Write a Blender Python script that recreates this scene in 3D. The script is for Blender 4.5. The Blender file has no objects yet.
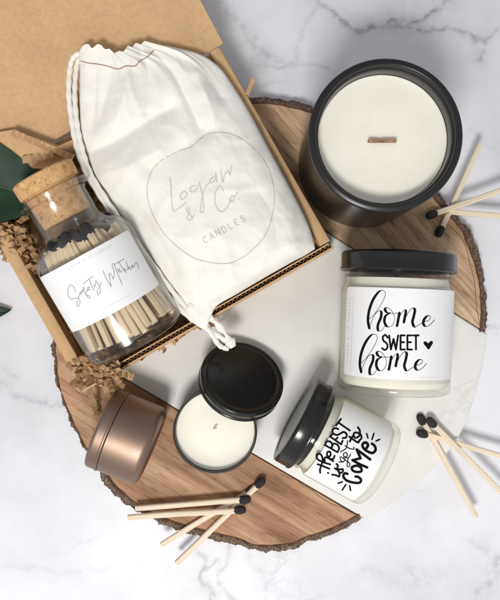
import bpy, bmesh, math, random
from mathutils import Vector, Matrix, noise
random.seed(7)
S = 0.0006            # metres per drawing unit (one photo pixel on the table)
H = 750.0             # camera height in drawing units
SC = bpy.context.scene
COL = SC.collection
R = math.radians

# ------------------------------------------------------------------ camera, world, lamp, exposure
cam = bpy.data.objects.new("camera", bpy.data.cameras.new("camera"))
COL.objects.link(cam)
cam.location = (0, 0, H * S)
cam.rotation_euler = (0, 0, 0)
cam.data.sensor_fit = 'VERTICAL'
cam.data.angle = 2 * math.atan(300.0 / H)
cam.data.clip_start = 0.01
cam.data.clip_end = 50
SC.camera = cam

world = bpy.data.worlds.new("World")
SC.world = world
world.use_nodes = True
nt = world.node_tree
bg = nt.nodes['Background']
tc = nt.nodes.new('ShaderNodeTexCoord')
sep = nt.nodes.new('ShaderNodeSeparateXYZ')
nt.links.new(tc.outputs['Generated'], sep.inputs[0])
mr = nt.nodes.new('ShaderNodeMapRange')          # the room: bright window side, dimmer far side
mr.inputs['From Min'].default_value = -0.9
mr.inputs['From Max'].default_value = 0.9
mr.inputs['To Min'].default_value = 1.0
mr.inputs['To Max'].default_value = 0.0
nt.links.new(sep.outputs['Y'], mr.inputs['Value'])
mixc = nt.nodes.new('ShaderNodeMixRGB')
mixc.inputs[1].default_value = (0.52, 0.54, 0.60, 1)
mixc.inputs[2].default_value = (1.0, 0.99, 0.98, 1)
nt.links.new(mr.outputs[0], mixc.inputs[0])
nt.links.new(mixc.outputs[0], bg.inputs['Color'])
bg.inputs['Strength'].default_value = 0.60

ld = bpy.data.lights.new("window_light", 'AREA')
ld.shape = 'RECTANGLE'
ld.size = 0.22
ld.size_y = 0.19
ld.energy = 6.1
ld.color = (1.0, 0.975, 0.945)
lamp = bpy.data.objects.new("window_light", ld)
COL.objects.link(lamp)
lamp.location = (-0.10, -0.43, 0.90)
lamp.rotation_euler = (Vector((0.0, -0.02, 0.03)) - Vector(lamp.location)).to_track_quat('-Z', 'Y').to_euler()

SC.view_settings.view_transform = 'Standard'
SC.view_settings.look = 'None'
SC.view_settings.exposure = 0.10
SC.view_settings.gamma = 1.0
SC.cycles.use_denoising = True
SC.cycles.max_bounces = 10
SC.cycles.transparent_max_bounces = 24
SC.cycles.caustics_reflective = False
SC.cycles.caustics_refractive = False

# ------------------------------------------------------------------ helpers
def up(u, v, z=0.0):
    """photo pixel at height z -> drawing coordinates"""
    k = (H - z) / H
    return Vector(((u - 250.0) * k, -(v - 300.0) * k, z))

def mesh(name, verts, faces, mat, parent=None, smooth=True, sharp=35, matrix=None):
    me = bpy.data.meshes.new(name)
    me.from_pydata([(v[0] * S, v[1] * S, v[2] * S) for v in verts], [], faces)
    me.validate()
    bm = bmesh.new(); bm.from_mesh(me)
    bmesh.ops.recalc_face_normals(bm, faces=bm.faces)
    bm.to_mesh(me); bm.free()
    if smooth:
        me.polygons.foreach_set('use_smooth', [True] * len(me.polygons))
        me.set_sharp_from_angle(angle=R(sharp))
    o = bpy.data.objects.new(name, me)
    COL.objects.link(o)
    if mat: me.materials.append(mat)
    if parent is not None: o.parent = parent
    if matrix is not None: o.matrix_local = smat(matrix)
    return o

def smat(m):
    m = m.copy(); m.translation = m.translation * S
    return m

def thing(name, label, cat, matrix=None, group=None):
    o = bpy.data.objects.new(name, None)
    o.empty_display_size = 0.01
    COL.objects.link(o)
    if matrix is not None: o.matrix_local = smat(matrix)
    return tag(o, label, cat, group)

def tag(o, label, cat, group=None):
    o['label'] = label; o['category'] = cat
    if group: o['group'] = group
    return o

def lathe(profile, seg=96):
    verts, faces, rows = [], [], []
    for r, z in profile:
        if r < 1e-6:
            rows.append([len(verts)]); verts.append((0, 0, z))
        else:
            rows.append(list(range(len(verts), len(verts) + seg)))
            for i in range(seg):
                a = 2 * math.pi * i / seg
                verts.append((r * math.cos(a), r * math.sin(a), z))
    for a, b in zip(rows[:-1], rows[1:]):
        if len(a) == 1 and len(b) == 1: continue
        for i in range(seg):
            j = (i + 1) % seg
            if len(a) == 1: faces.append((a[0], b[i], b[j]))
            elif len(b) == 1: faces.append((a[i], b[0], a[j]))
            else: faces.append((a[i], b[i], b[j], a[j]))
    return verts, faces

def arc(cx, cz, r, a0, a1, n=6):
    return [(cx + r * math.cos(R(a0 + (a1 - a0) * i / n)), cz + r * math.sin(R(a0 + (a1 - a0) * i / n))) for i in range(n + 1)]

def catmull(pts, n=8, closed=False):
    P = [Vector(p) for p in pts]
    if len(P) < 3 and not closed:
        return [P[0].lerp(P[1], i / n) for i in range(n + 1)]
    out = []
    m = len(P)
    rng = range(m) if closed else range(m - 1)
    for i in rng:
        if closed: p0, p1, p2, p3 = P[(i - 1) % m], P[i], P[(i + 1) % m], P[(i + 2) % m]
        else:
            p1, p2 = P[i], P[i + 1]
            p0 = P[i - 1] if i else p1 * 2 - p2
            p3 = P[i + 2] if i + 2 < m else p2 * 2 - p1
        for k in range(n):
            t = k / n
            out.append(0.5 * ((2 * p1) + (p2 - p0) * t + (2 * p0 - 5 * p1 + 4 * p2 - p3) * t * t + (3 * p1 - p0 - 3 * p2 + p3) * t ** 3))
    if not closed: out.append(P[-1])
    return out

def tube(path, rad, seg=8, flat=1.0):
    """tube round a 3-D path; rad is a number or a list"""
    verts, faces = [], []
    n = len(path)
    prev = None
    for i, p in enumerate(path):
        d = (path[min(i + 1, n - 1)] - path[max(i - 1, 0)]).normalized()
        ref = Vector((0, 0, 1)) if abs(d.z) < 0.9 else Vector((1, 0, 0))
        x = d.cross(ref).normalized() if prev is None else (prev - d * prev.dot(d)).normalized()
        prev = x
        y = d.cross(x)
        r = rad[i] if isinstance(rad, (list, tuple)) else rad
        for k in range(seg):
            a = 2 * math.pi * k / seg
            verts.append(p + x * (r * math.cos(a)) + y * (r * flat * math.sin(a)))
    for i in range(n - 1):
        for k in range(seg):
            a, b = i * seg + k, i * seg + (k + 1) % seg
            faces.append((a, b, b + seg, a + seg))
    faces.append(tuple(range(seg)))
    faces.append(tuple(range((n - 1) * seg, n * seg)))
    return verts, faces

def slab(poly, z0, z1, bev=0.0):
    """extruded polygon with an optional chamfered top"""
    n = len(poly)
    mid = Vector((sum(p[0] for p in poly) / n, sum(p[1] for p in poly) / n))
    verts = [(p[0], p[1], z0) for p in poly]
    faces = [tuple(range(n))[::-1]] if n <= 20 else []
    rows = [(z1 - bev, 0.0)] + ([(z1 - bev * 0.3, bev * 0.3), (z1, bev)] if bev else [])
    base = 0
    for z, ins in rows:
        st = len(verts)
        for i, p in enumerate(poly):
            q = Vector((p[0], p[1]))
            if ins:
                a = Vector(poly[i - 1][:2]); b = Vector(poly[(i + 1) % n][:2])
                t = (b - a).normalized()
                q = q + ((mid - q).normalized() if n > 20 else Vector((-t.y, t.x))) * ins
            verts.append((q.x, q.y, z))
        for i in range(n):
            j = (i + 1) % n
            faces.append((base + i, base + j, st + j, st + i))
        base = st
    if n > 20:                                  # large outlines: fan from the middle
        verts.append((mid.x, mid.y, z1))
        for i in range(n): faces.append((base + i, base + (i + 1) % n, len(verts) - 1))
    else: faces.append(tuple(range(base, base + n)))
    return verts, faces

def join(*parts):
    V, F = [], []
    for v, f in parts:
        o = len(V); V += list(v); F += [tuple(i + o for i in q) for q in f]
    return V, F

def rbox(a, b, h0, h1, thick, bev=1.2, side=1):
    """upright board from plan point a to b, thick to one side, chamfered along its top"""
    a = Vector(a[:2]); b = Vector(b[:2])
    d = (b - a).normalized(); n = Vector((-d.y, d.x)) * side
    poly = [a, b, b + n * thick, a + n * thick]
    if side < 0: poly = poly[::-1]
    return slab([tuple(p) for p in poly], h0, h1, bev)

# ------------------------------------------------------------------ materials
def newmat(name):
    m = bpy.data.materials.new(name); m.use_nodes = True
    return m, m.node_tree, m.node_tree.nodes['Principled BSDF']

def simple(name, col, rough=0.5, metal=0.0, spec=0.5, coat=0.0, sss=0.0):
    m, t, p = newmat(name)
    p.inputs['Base Color'].default_value = (*col, 1)
    p.inputs['Roughness'].default_value = rough
    p.inputs['Metallic'].default_value = metal
    p.inputs['Specular IOR Level'].default_value = spec
    p.inputs['Coat Weight'].default_value = coat
    if sss:
        p.inputs['Subsurface Weight'].default_value = sss
        p.inputs['Subsurface Radius'].default_value = (1.0, 0.8, 0.5)
        p.inputs['Subsurface Scale'].default_value = 0.003
    return m

def noise_node(t, scale, detail=4, rough=0.5, stretch=None, rotz=0.0, obj=True, dist=0.0):
    c = t.nodes.new('ShaderNodeTexCoord')
    mp = t.nodes.new('ShaderNodeMapping')
    if stretch: mp.inputs['Scale'].default_value = stretch
    m0 = t.nodes.new('ShaderNodeMapping'); m0.inputs['Rotation'].default_value = (0, 0, rotz)
    t.links.new(c.outputs['Object'], m0.inputs[0]); t.links.new(m0.outputs[0], mp.inputs[0])
    n = t.nodes.new('ShaderNodeTexNoise')
    n.inputs['Scale'].default_value = scale
    n.inputs['Detail'].default_value = detail
    n.inputs['Roughness'].default_value = rough
    n.inputs['Distortion'].default_value = dist
    t.links.new(mp.outputs[0], n.inputs['Vector'])
    return n

def ramp(t, src, stops):
    r = t.nodes.new('ShaderNodeValToRGB')
    el = r.color_ramp.elements
    while len(el) < len(stops): el.new(0.5)
    for e, (p, c) in zip(el, stops):
        e.position = p; e.color = (*c, 1) if len(c) == 3 else c
    t.links.new(src, r.inputs[0])
    return r

def mixrgb(t, a, b, fac, mode='MIX'):
    m = t.nodes.new('ShaderNodeMixRGB'); m.blend_type = mode
    for i, x in ((0, fac), (1, a), (2, b)):
        if hasattr(x, 'is_linked'): t.links.new(x, m.inputs[i])
        elif i == 0: m.inputs[0].default_value = x
        else: m.inputs[i].default_value = (*x, 1)
    return m.outputs[0]

def bump(t, p, src, strength, dist=0.0003):
    b = t.nodes.new('ShaderNodeBump')
    b.inputs['Strength'].default_value = strength
    b.inputs['Distance'].default_value = dist
    t.links.new(src, b.inputs['Height'])
    t.links.new(b.outputs[0], p.inputs['Normal'])

def mat_marble(name, base, vein, use_attr):
    m, t, p = newmat(name)
    big = noise_node(t, 9, 5, 0.6)
    c = ramp(t, big.outputs['Fac'], [(0.32, tuple(x * 0.80 for x in base)), (0.60, base)]).outputs[0]
    # thin natural veins where a warped noise crosses its middle value
    n2 = noise_node(t, 7, 7, 0.62, dist=0.9)
    v2 = ramp(t, n2.outputs['Fac'], [(0.485, (0, 0, 0)), (0.5, (1, 1, 1)), (0.515, (0, 0, 0))]).outputs[0]
    msk = noise_node(t, 12, 3)
    mk = ramp(t, msk.outputs['Fac'], [(0.5, (0, 0, 0)), (0.7, (0.4, 0.4, 0.4))]).outputs[0]
    f2 = mixrgb(t, v2, mk, 1.0, 'MULTIPLY')
    c = mixrgb(t, c, vein, f2)
    if use_attr:
        a = t.nodes.new('ShaderNodeAttribute'); a.attribute_name = 'vein'
        n3 = noise_node(t, 160, 5, 0.7)
        br = ramp(t, n3.outputs['Fac'], [(0.36, (0.15, 0.15, 0.15)), (0.58, (1, 1, 1))]).outputs[0]
        f3 = mixrgb(t, a.outputs['Color'], br, 1.0, 'MULTIPLY')
        c = mixrgb(t, c, vein, f3)
    t.links.new(c, p.inputs['Base Color'])
    p.inputs['Roughness'].default_value = 0.38
    p.inputs['Specular IOR Level'].default_value = 0.35
    return m

def mat_wood(name, dark, mid, light, rotz):
    m, t, p = newmat(name)
    g = noise_node(t, 26, 8, 0.62, (0.30, 2.4, 1), rotz, dist=0.5)
    c = ramp(t, g.outputs['Fac'], [(0.28, dark), (0.5, mid), (0.72, light)]).outputs[0]
    f = noise_node(t, 130, 7, 0.75, (0.10, 3.4, 1), rotz)
    fc = ramp(t, f.outputs['Fac'], [(0.34, (0.50, 0.43, 0.38)), (0.48, (0.88, 0.86, 0.84)), (0.62, (1, 1, 1))]).outputs[0]
    c = mixrgb(t, c, fc, 0.8, 'MULTIPLY')
    # growth rings wandering along the board
    cc = t.nodes.new('ShaderNodeTexCoord'); mp = t.nodes.new('ShaderNodeMapping')
    m0 = t.nodes.new('ShaderNodeMapping'); m0.inputs['Rotation'].default_value = (0, 0, rotz)
    mp.inputs['Scale'].default_value = (0.25, 1, 1)
    t.links.new(cc.outputs['Object'], m0.inputs[0]); t.links.new(m0.outputs[0], mp.inputs[0])
    w = t.nodes.new('ShaderNodeTexWave'); w.bands_direction = 'Y'
    w.inputs['Scale'].default_value = 16; w.inputs['Distortion'].default_value = 7
    w.inputs['Detail'].default_value = 4; w.inputs['Detail Scale'].default_value = 1.6
    t.links.new(mp.outputs[0], w.inputs[0])
    wc = ramp(t, w.outputs['Fac'], [(0.0, (0.70, 0.63, 0.58)), (0.25, (0.97, 0.96, 0.95)), (1, (1, 1, 1))]).outputs[0]
    c = mixrgb(t, c, wc, 0.7, 'MULTIPLY')
    w3 = t.nodes.new('ShaderNodeTexWave'); w3.bands_direction = 'Y'; w3.wave_profile = 'SAW'
    w3.inputs['Scale'].default_value = 34; w3.inputs['Distortion'].default_value = 11
    w3.inputs['Detail'].default_value = 6; w3.inputs['Detail Scale'].default_value = 1.1; w3.inputs['Detail Roughness'].default_value = 0.62
    t.links.new(mp.outputs[0], w3.inputs[0])
    w3c = ramp(t, w3.outputs['Fac'], [(0.0, (0.60, 0.50, 0.43)), (0.10, (0.92, 0.89, 0.86)), (0.5, (1, 1, 1))]).outputs[0]
    c = mixrgb(t, c, w3c, 0.5, 'MULTIPLY')
    st = noise_node(t, 20, 6, 0.68, (0.7, 1.3, 1), rotz, dist=0.8)
    sc = ramp(t, st.outputs['Fac'], [(0.36, (0.50, 0.39, 0.32)), (0.46, (0.84, 0.78, 0.73)), (0.56, (1.0, 0.99, 0.97)), (0.68, (1.12, 1.12, 1.10))]).outputs[0]
    c = mixrgb(t, c, sc, 0.75, 'MULTIPLY')
    po = noise_node(t, 420, 4, 0.6, (0.16, 2.2, 1), rotz)
    pc = ramp(t, po.outputs['Fac'], [(0.33, (0.45, 0.36, 0.30)), (0.41, (1, 1, 1))]).outputs[0]
    c = mixrgb(t, c, pc, 0.85, 'MULTIPLY')
    t.links.new(c, p.inputs['Base Color'])
    p.inputs['Roughness'].default_value = 0.62
    p.inputs['Specular IOR Level'].default_value = 0.25
    bump(t, p, f.outputs['Fac'], 0.25)
    return m

def mat_bark():
    m, t, p = newmat('bark')
    uv = t.nodes.new('ShaderNodeUVMap'); uv.uv_map = 'bark'
    mp = t.nodes.new('ShaderNodeMapping'); mp.inputs['Scale'].default_value = (1.0, 22, 1)
    t.links.new(uv.outputs[0], mp.inputs[0])
    n = t.nodes.new('ShaderNodeTexNoise')
    n.inputs['Scale'].default_value = 0.32; n.inputs['Detail'].default_value = 9; n.inputs['Roughness'].default_value = 0.72; n.inputs['Distortion'].default_value = 0.6
    t.links.new(mp.outputs[0], n.inputs['Vector'])
    c = ramp(t, n.outputs['Fac'], [(0.34, (0.03, 0.02, 0.014)), (0.45, (0.15, 0.10, 0.072)), (0.56, (0.27, 0.20, 0.15)), (0.70, (0.42, 0.34, 0.275))]).outputs[0]
    # reddish inner bark next to the wood
    sx = t.nodes.new('ShaderNodeSeparateXYZ'); t.links.new(uv.outputs[0], sx.inputs[0])
    k = ramp(t, sx.outputs['Y'], [(0.0, (1, 1, 1)), (0.16, (0.8, 0.8, 0.8)), (0.3, (0, 0, 0))]).outputs[0]
    c = mixrgb(t, c, (0.13, 0.065, 0.038), k)
    t.links.new(c, p.inputs['Base Color'])
    p.inputs['Roughness'].default_value = 0.9
    p.inputs['Specular IOR Level'].default_value = 0.1
    bump(t, p, n.outputs['Fac'], 1.0, 0.0012)
    return m

def mat_kraft(name, col, vary=False):
    m, t, p = newmat(name)
    n = noise_node(t, 420, 5, 0.7)
    c = ramp(t, n.outputs['Fac'], [(0.3, tuple(x * 0.84 for x in col)), (0.6, col)]).outputs[0]
    b = noise_node(t, 30, 3, 0.5)
    bc = ramp(t, b.outputs['Fac'], [(0.3, (0.88, 0.86, 0.84)), (0.65, (1, 1, 1))]).outputs[0]
    c = mixrgb(t, c, bc, 1.0, 'MULTIPLY')
    if vary:
        oi = t.nodes.new('ShaderNodeObjectInfo')
        rc = ramp(t, oi.outputs['Random'], [(0.0, (0.62, 0.58, 0.52)), (1.0, (1.1, 1.1, 1.08))]).outputs[0]
        c = mixrgb(t, c, rc, 1.0, 'MULTIPLY')
    t.links.new(c, p.inputs['Base Color'])
    p.inputs['Roughness'].default_value = 0.8
    p.inputs['Specular IOR Level'].default_value = 0.2
    bump(t, p, n.outputs['Fac'], 0.2, 0.0002)
    return m

def mat_cotton():
    m, t, p = newmat('cotton')
    cc = t.nodes.new('ShaderNodeTexCoord')
    outs = []
    for d in ('X', 'Y'):
        w = t.nodes.new('ShaderNodeTexWave'); w.bands_direction = d
        w.inputs['Scale'].default_value = 420; w.inputs['Distortion'].default_value = 1.5
        w.inputs['Detail'].default_value = 2
        t.links.new(cc.outputs['Object'], w.inputs[0]); outs.append(w.outputs['Fac'])
    mx = mixrgb(t, outs[0], outs[1], 0.5)
    n = noise_node(t, 40, 5, 0.6)
    c = ramp(t, n.outputs['Fac'], [(0.3, (0.83, 0.80, 0.735)), (0.6, (0.885, 0.865, 0.81))]).outputs[0]
    sp = noise_node(t, 900, 2, 0.5)
    sk = ramp(t, sp.outputs['Fac'], [(0.22, (0.88, 0.85, 0.79)), (0.32, (1, 1, 1))]).outputs[0]
    c = mixrgb(t, c, sk, 1.0, 'MULTIPLY')
    t.links.new(c, p.inputs['Base Color'])
    p.inputs['Roughness'].default_value = 0.95
    p.inputs['Specular IOR Level'].default_value = 0.1
    p.inputs['Sheen Weight'].default_value = 0.15
    bump(t, p, mixrgb(t, mx, noise_node(t, 700, 4, 0.7).outputs['Fac'], 0.6), 0.28, 0.00025)
    return m

def mat_glass(name, tint=(0.97, 0.985, 0.97), edge=(0.62, 0.66, 0.62), gloss=1.0, power=4.5, f0=0.035, rough=0.09):
    """thin clear glass: lets light straight through, reflects by Fresnel"""
    m = bpy.data.materials.new(name); m.use_nodes = True
    t = m.node_tree
    t.nodes.remove(t.nodes['Principled BSDF'])
    out = t.nodes['Material Output']
    tr = t.nodes.new('ShaderNodeBsdfTransparent')
    gl = t.nodes.new('ShaderNodeBsdfGlossy'); gl.inputs['Roughness'].default_value = rough
    lw = t.nodes.new('ShaderNodeLayerWeight'); lw.inputs['Blend'].default_value = 0.35
    rc = ramp(t, lw.outputs['Facing'], [(0.35, tint), (0.95, edge)])
    t.links.new(rc.outputs[0], tr.inputs['Color'])
    l2 = t.nodes.new('ShaderNodeLayerWeight'); l2.inputs['Blend'].default_value = 0.5
    pw = t.nodes.new('ShaderNodeMath'); pw.operation = 'POWER'; pw.inputs[1].default_value = power
    t.links.new(l2.outputs['Facing'], pw.inputs[0])
    mu = t.nodes.new('ShaderNodeMath'); mu.operation = 'MULTIPLY_ADD'; mu.inputs[1].default_value = 0.75 * gloss; mu.inputs[2].default_value = f0 * gloss
    t.links.new(pw.outputs[0], mu.inputs[0])
    mx = t.nodes.new('ShaderNodeMixShader')
    t.links.new(mu.outputs[0], mx.inputs[0]); t.links.new(tr.outputs[0], mx.inputs[1]); t.links.new(gl.outputs[0], mx.inputs[2])
    t.links.new(mx.outputs[0], out.inputs['Surface'])
    return m

def mat_noisy(name, stops, scale, rough, detail=5, spec=0.3, stretch=None, bumpy=0.0, sss=0.0):
    m, t, p = newmat(name)
    n = noise_node(t, scale, detail, 0.6, stretch)
    t.links.new(ramp(t, n.outputs['Fac'], stops).outputs[0], p.inputs['Base Color'])
    p.inputs['Roughness'].default_value = rough
    p.inputs['Specular IOR Level'].default_value = spec
    if bumpy: bump(t, p, n.outputs['Fac'], bumpy, 0.0004)
    if sss:
        p.inputs['Subsurface Weight'].default_value = sss
        p.inputs['Subsurface Radius'].default_value = (1.0, 0.8, 0.5)
        p.inputs['Subsurface Scale'].default_value = 0.003
    return m

def mat_satin(name, col, rough, metal, speck=0.15):
    m, t, p = newmat(name)
    n = noise_node(t, 70, 6, 0.65)
    rr = t.nodes.new('ShaderNodeMapRange')
    rr.inputs['To Min'].default_value = rough * (1 - speck); rr.inputs['To Max'].default_value = rough * (1 + speck)
    t.links.new(n.outputs['Fac'], rr.inputs['Value'])
    t.links.new(rr.outputs[0], p.inputs['Roughness'])
    f = noise_node(t, 1500, 2, 0.5)
    du = noise_node(t, 1100, 2, 0.4)
    dc = ramp(t, du.outputs['Fac'], [(0.70, (0, 0, 0)), (0.78, (0.35, 0.35, 0.35))]).outputs[0]
    t.links.new(mixrgb(t, col, tuple(min(1, x * 1.4 + 0.05) for x in col), dc), p.inputs['Base Color'])
    p.inputs['Metallic'].default_value = metal
    bump(t, p, f.outputs['Fac'], 0.05, 0.0001)
    return m

def mat_cork():
    m, t, p = newmat('cork')
    n = noise_node(t, 240, 6, 0.65)
    c = ramp(t, n.outputs['Fac'], [(0.3, (0.26, 0.12, 0.045)), (0.42, (0.56, 0.31, 0.125)), (0.62, (0.68, 0.41, 0.19)), (0.8, (0.74, 0.50, 0.28))]).outputs[0]
    v = noise_node(t, 620, 3, 0.6)
    vc = ramp(t, v.outputs['Fac'], [(0.3, (0.35, 0.25, 0.18)), (0.4, (1, 1, 1))]).outputs[0]
    t.links.new(mixrgb(t, c, vc, 0.9, 'MULTIPLY'), p.inputs['Base Color'])
    p.inputs['Roughness'].default_value = 0.85
    bump(t, p, n.outputs['Fac'], 0.5, 0.0005)
    return m

M = dict(
    marble=mat_marble('white_marble', (0.80, 0.805, 0.845), (0.26, 0.26, 0.29), True),
    marble2=mat_marble('board_marble', (0.80, 0.79, 0.765), (0.55, 0.54, 0.52), False),
    wood=mat_wood('walnut_pink_wood', (0.30, 0.155, 0.085), (0.52, 0.315, 0.185), (0.72, 0.49, 0.315), R(31)),
    wood2=mat_wood('pale_wood', (0.42, 0.27, 0.155), (0.64, 0.47, 0.31), (0.78, 0.62, 0.44), R(48)),
    bark=mat_bark(),
    kraft=mat_kraft('kraft_board', (0.66, 0.435, 0.225)),
    kraftin=mat_kraft('kraft_inner', (0.50, 0.32, 0.17)),
    shred=mat_kraft('kraft_shred', (0.60, 0.405, 0.225), True),
    cotton=mat_cotton(),
    thread=simple('brown_thread', (0.36, 0.22, 0.15), 0.9),
    greyink=simple('grey_ink', (0.60, 0.59, 0.575), 0.9, spec=0.1),
    labelgrey=simple('label_grey_ink', (0.27, 0.27, 0.27), 0.8, spec=0.1),
    faintink=simple('faint_ink', (0.62, 0.62, 0.62), 0.8, spec=0.1),
    ink=simple('black_ink', (0.007, 0.007, 0.008), 0.8, spec=0.05),
    paper=mat_noisy('label_paper', [(0.3, (0.83, 0.83, 0.83)), (0.7, (0.87, 0.87, 0.865))], 60, 0.55),
    wax=mat_noisy('cream_wax', [(0.3, (0.86, 0.815, 0.69)), (0.5, (0.895, 0.86, 0.75)), (0.7, (0.91, 0.885, 0.79))], 45, 0.42, detail=8, bumpy=0.25, sss=0.35),
    waxjar=mat_noisy('jar_wax', [(0.3, (0.82, 0.785, 0.675)), (0.7, (0.88, 0.855, 0.765))], 50, 0.5, sss=0.2),
    glass=mat_glass('clear_glass', (0.997, 0.997, 0.988), (0.86, 0.855, 0.80), 1.0),
    glassb=mat_glass('bottle_glass', (0.985, 0.988, 0.985), (0.42, 0.44, 0.43), 1.1, 3.2, 0.042, 0.17),
    black=mat_satin('black_metal', (0.011, 0.0105, 0.0105), 0.22, 0.0),
    blackjar=mat_satin('black_jar', (0.009, 0.0088, 0.009), 0.26, 0.0),
    copper=mat_satin('rose_copper', (0.305, 0.215, 0.168), 0.46, 1.0),
    cork=mat_cork(),
    stick=mat_noisy('match_wood', [(0.3, (0.66, 0.51, 0.35)), (0.45, (0.78, 0.66, 0.50)), (0.7, (0.86, 0.77, 0.63))], 220, 0.75, stretch=(0.08, 2, 2), bumpy=0.5),
    stickb=mat_noisy('bottle_match_wood', [(0.3, (0.66, 0.48, 0.28)), (0.6, (0.84, 0.69, 0.47))], 160, 0.75, stretch=(0.15, 2, 2)),
    head=mat_noisy('match_head', [(0.3, (0.012, 0.011, 0.012)), (0.7, (0.05, 0.046, 0.048))], 900, 0.85, bumpy=0.8),
    leaf=mat_noisy('dark_leaf', [(0.3, (0.008, 0.024, 0.012)), (0.7, (0.02, 0.052, 0.026))], 60, 0.55, spec=0.3),
    vein=simple('leaf_vein', (0.06, 0.13, 0.055), 0.5),
    wick=mat_noisy('wooden_wick', [(0.3, (0.14, 0.07, 0.04)), (0.65, (0.45, 0.27, 0.17))], 500, 0.9),
    wickcotton=simple('cotton_wick', (0.72, 0.68, 0.58), 0.9),
)

# ------------------------------------------------------------------ marble tabletop (veins computed per vertex, part of the stone)
VEINS = [  # photo pixels, strength, width
    ([(300, -40), (318, 0), (335, 14), (352, 26), (362, 32), (378, 28), (390, 20), (402, 22), (416, 20), (440, 8), (470, -20)], 0.95, 2.6),
    ([(362, 32), (392, 24), (420, 30), (448, 26), (470, 36), (482, 40), (480, 52), (476, 62)], 0.85, 2.2),
    ([(482, 40), (500, 28), (540, 10)], 0.7, 1.8),
    ([(200, -30), (228, 12), (240, 26), (262, 52), (280, 62), (300, 66), (312, 70)], 0.40, 3.0),
    ([(330, -20), (312, 10), (300, 40), (298, 66)], 0.35, 2.5),
    ([(258, 68), (296, 66), (330, 68)], 0.5, 1.4),
    ([(195, 545), (204, 562), (200, 578), (212, 592), (208, 620)], 0.85, 2.0),
    ([(228, 545), (226, 562), (216, 575), (222, 590), (240, 610)], 0.7, 1.6),
    ([(205, 568), (214, 562), (226, 562)], 0.6, 1.5),
    ([(250, 556), (262, 575), (268, 610)], 0.4, 1.5),
    ([(-10, 382), (8, 386), (14, 396), (22, 398), (36, 397), (50, 404), (70, 410)], 0.6, 1.8),
    ([(2, 368), (10, 377), (18, 379)], 0.4, 1.6),
    ([(500, 560), (482, 590), (470, 620)], 0.5, 5.0),
    ([(470, 540), (490, 556), (520, 570)], 0.3, 4.0),
    ([(0, 565), (60, 572), (110, 566)], 0.22, 2.5),
    ([(360, 570), (390, 580), (420, 600)], 0.2, 5.0),
    ([(470, 130), (490, 150), (520, 160)], 0.2, 3.0),
]
def build_table():
    x0, x1, y0, y1, st = -330, 330, -380, 390, 2.0
    nx, ny = int((x1 - x0) / st) + 1, int((y1 - y0) / st) + 1
    segs = []
    for pts, s, w in VEINS:
        c = catmull([(p[0] - 250, 300 - p[1]) for p in pts], 5)
        for a, b in zip(c[:-1], c[1:]): segs.append((a, b, s, w))
    field = [0.0] * (nx * ny)
    for a, b, s, w in segs:
        reach = w * 4 + 8
        ix0 = max(0, int((min(a.x, b.x) - reach - x0) / st)); ix1 = min(nx - 1, int((max(a.x, b.x) + reach - x0) / st))
        iy0 = max(0, int((min(a.y, b.y) - reach - y0) / st)); iy1 = min(ny - 1, int((max(a.y, b.y) + reach - y0) / st))
        d = b - a; dd = max(d.length_squared, 1e-6)
        for iy in range(iy0, iy1 + 1):
            for ix in range(ix0, ix1 + 1):
                q = Vector((x0 + ix * st, y0 + iy * st))
                k = q * 0.045
                q = q + Vector((noise.noise((k.x, k.y, 1.7)) + 0.5 * noise.noise((k.x * 3, k.y * 3, 5)), noise.noise((k.x, k.y, 9.1)) + 0.5 * noise.noise((k.x * 3, k.y * 3, 2)))) * 6
                t = max(0, min(1, (q - a).dot(d) / dd))
                e = (q - (a + d * t)).length
                f = s * (0.66 * math.exp(-(e / (w * 0.85)) ** 2) + 0.26 * math.exp(-(e / (w * 3.8)) ** 2))
                if f > field[iy * nx + ix]: field[iy * nx + ix] = f
    verts = [(x0 + ix * st, y0 + iy * st, 0) for iy in range(ny) for ix in range(nx)]
    faces = [(iy * nx + ix, iy * nx + ix + 1, (iy + 1) * nx + ix + 1, (iy + 1) * nx + ix) for iy in range(ny - 1) for ix in range(nx - 1)]
    # the top carries on past the frame
    o = len(verts)
    B = 1400
    verts += [(-B, -B, 0), (B, -B, 0), (B, B, 0), (-B, B, 0), (x0, y0, 0), (x1, y0, 0), (x1, y0 + (ny - 1) * st, 0), (x0, y0 + (ny - 1) * st, 0)]
    for i in range(4):
        j = (i + 1) % 4
        faces.append((o + i, o + j, o + 4 + j, o + 4 + i))
    t = mesh('tabletop', verts, faces, M['marble'], smooth=False)
    at = t.data.attributes.new('vein', 'FLOAT', 'POINT')
    at.data.foreach_set('value', field + [0.0] * 8)
    t['kind'] = 'structure'
build_table()

# ------------------------------------------------------------------ serving board: marble band between two live edge wood pieces
BT = 20.0
OUT = [(52, 342), (52, 362), (56, 390), (69, 422), (80, 445), (90, 462), (99, 481), (110, 495), (128, 509), (150, 522), (176, 533), (202, 541), (237, 548), (257, 554),
       (292, 553), (309, 546), (334, 537), (367, 520), (387, 508), (416, 485), (443, 459), (464, 428), (477, 391), (485, 356), (488, 330), (489, 305),
       (488, 285), (483, 257), (472, 229), (457, 212), (441, 192), (418, 164), (380, 132), (340, 113), (315, 105), (290, 98), (254, 94), (205, 105), (155, 128), (108, 172), (88, 228), (72, 292)]
outline = catmull([up(u, v, BT)[:2] for u, v in OUT], 9, closed=True)
def clip(poly, n, d):
    out = []
    for a, b in zip(poly, poly[1:] + poly[:1]):
        da, db = a.dot(n) - d, b.dot(n) - d
        if da >= 0: out.append(a)
        if (da >= 0) != (db >= 0): out.append(a.lerp(b, da / (da - db)))
    return out
def line(p, q):
    a, b = Vector(up(*p, BT)[:2]), Vector(up(*q, BT)[:2])
    t = (b - a).normalized(); n = Vector((-t.y, t.x))
    return n, a.dot(n)
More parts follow.
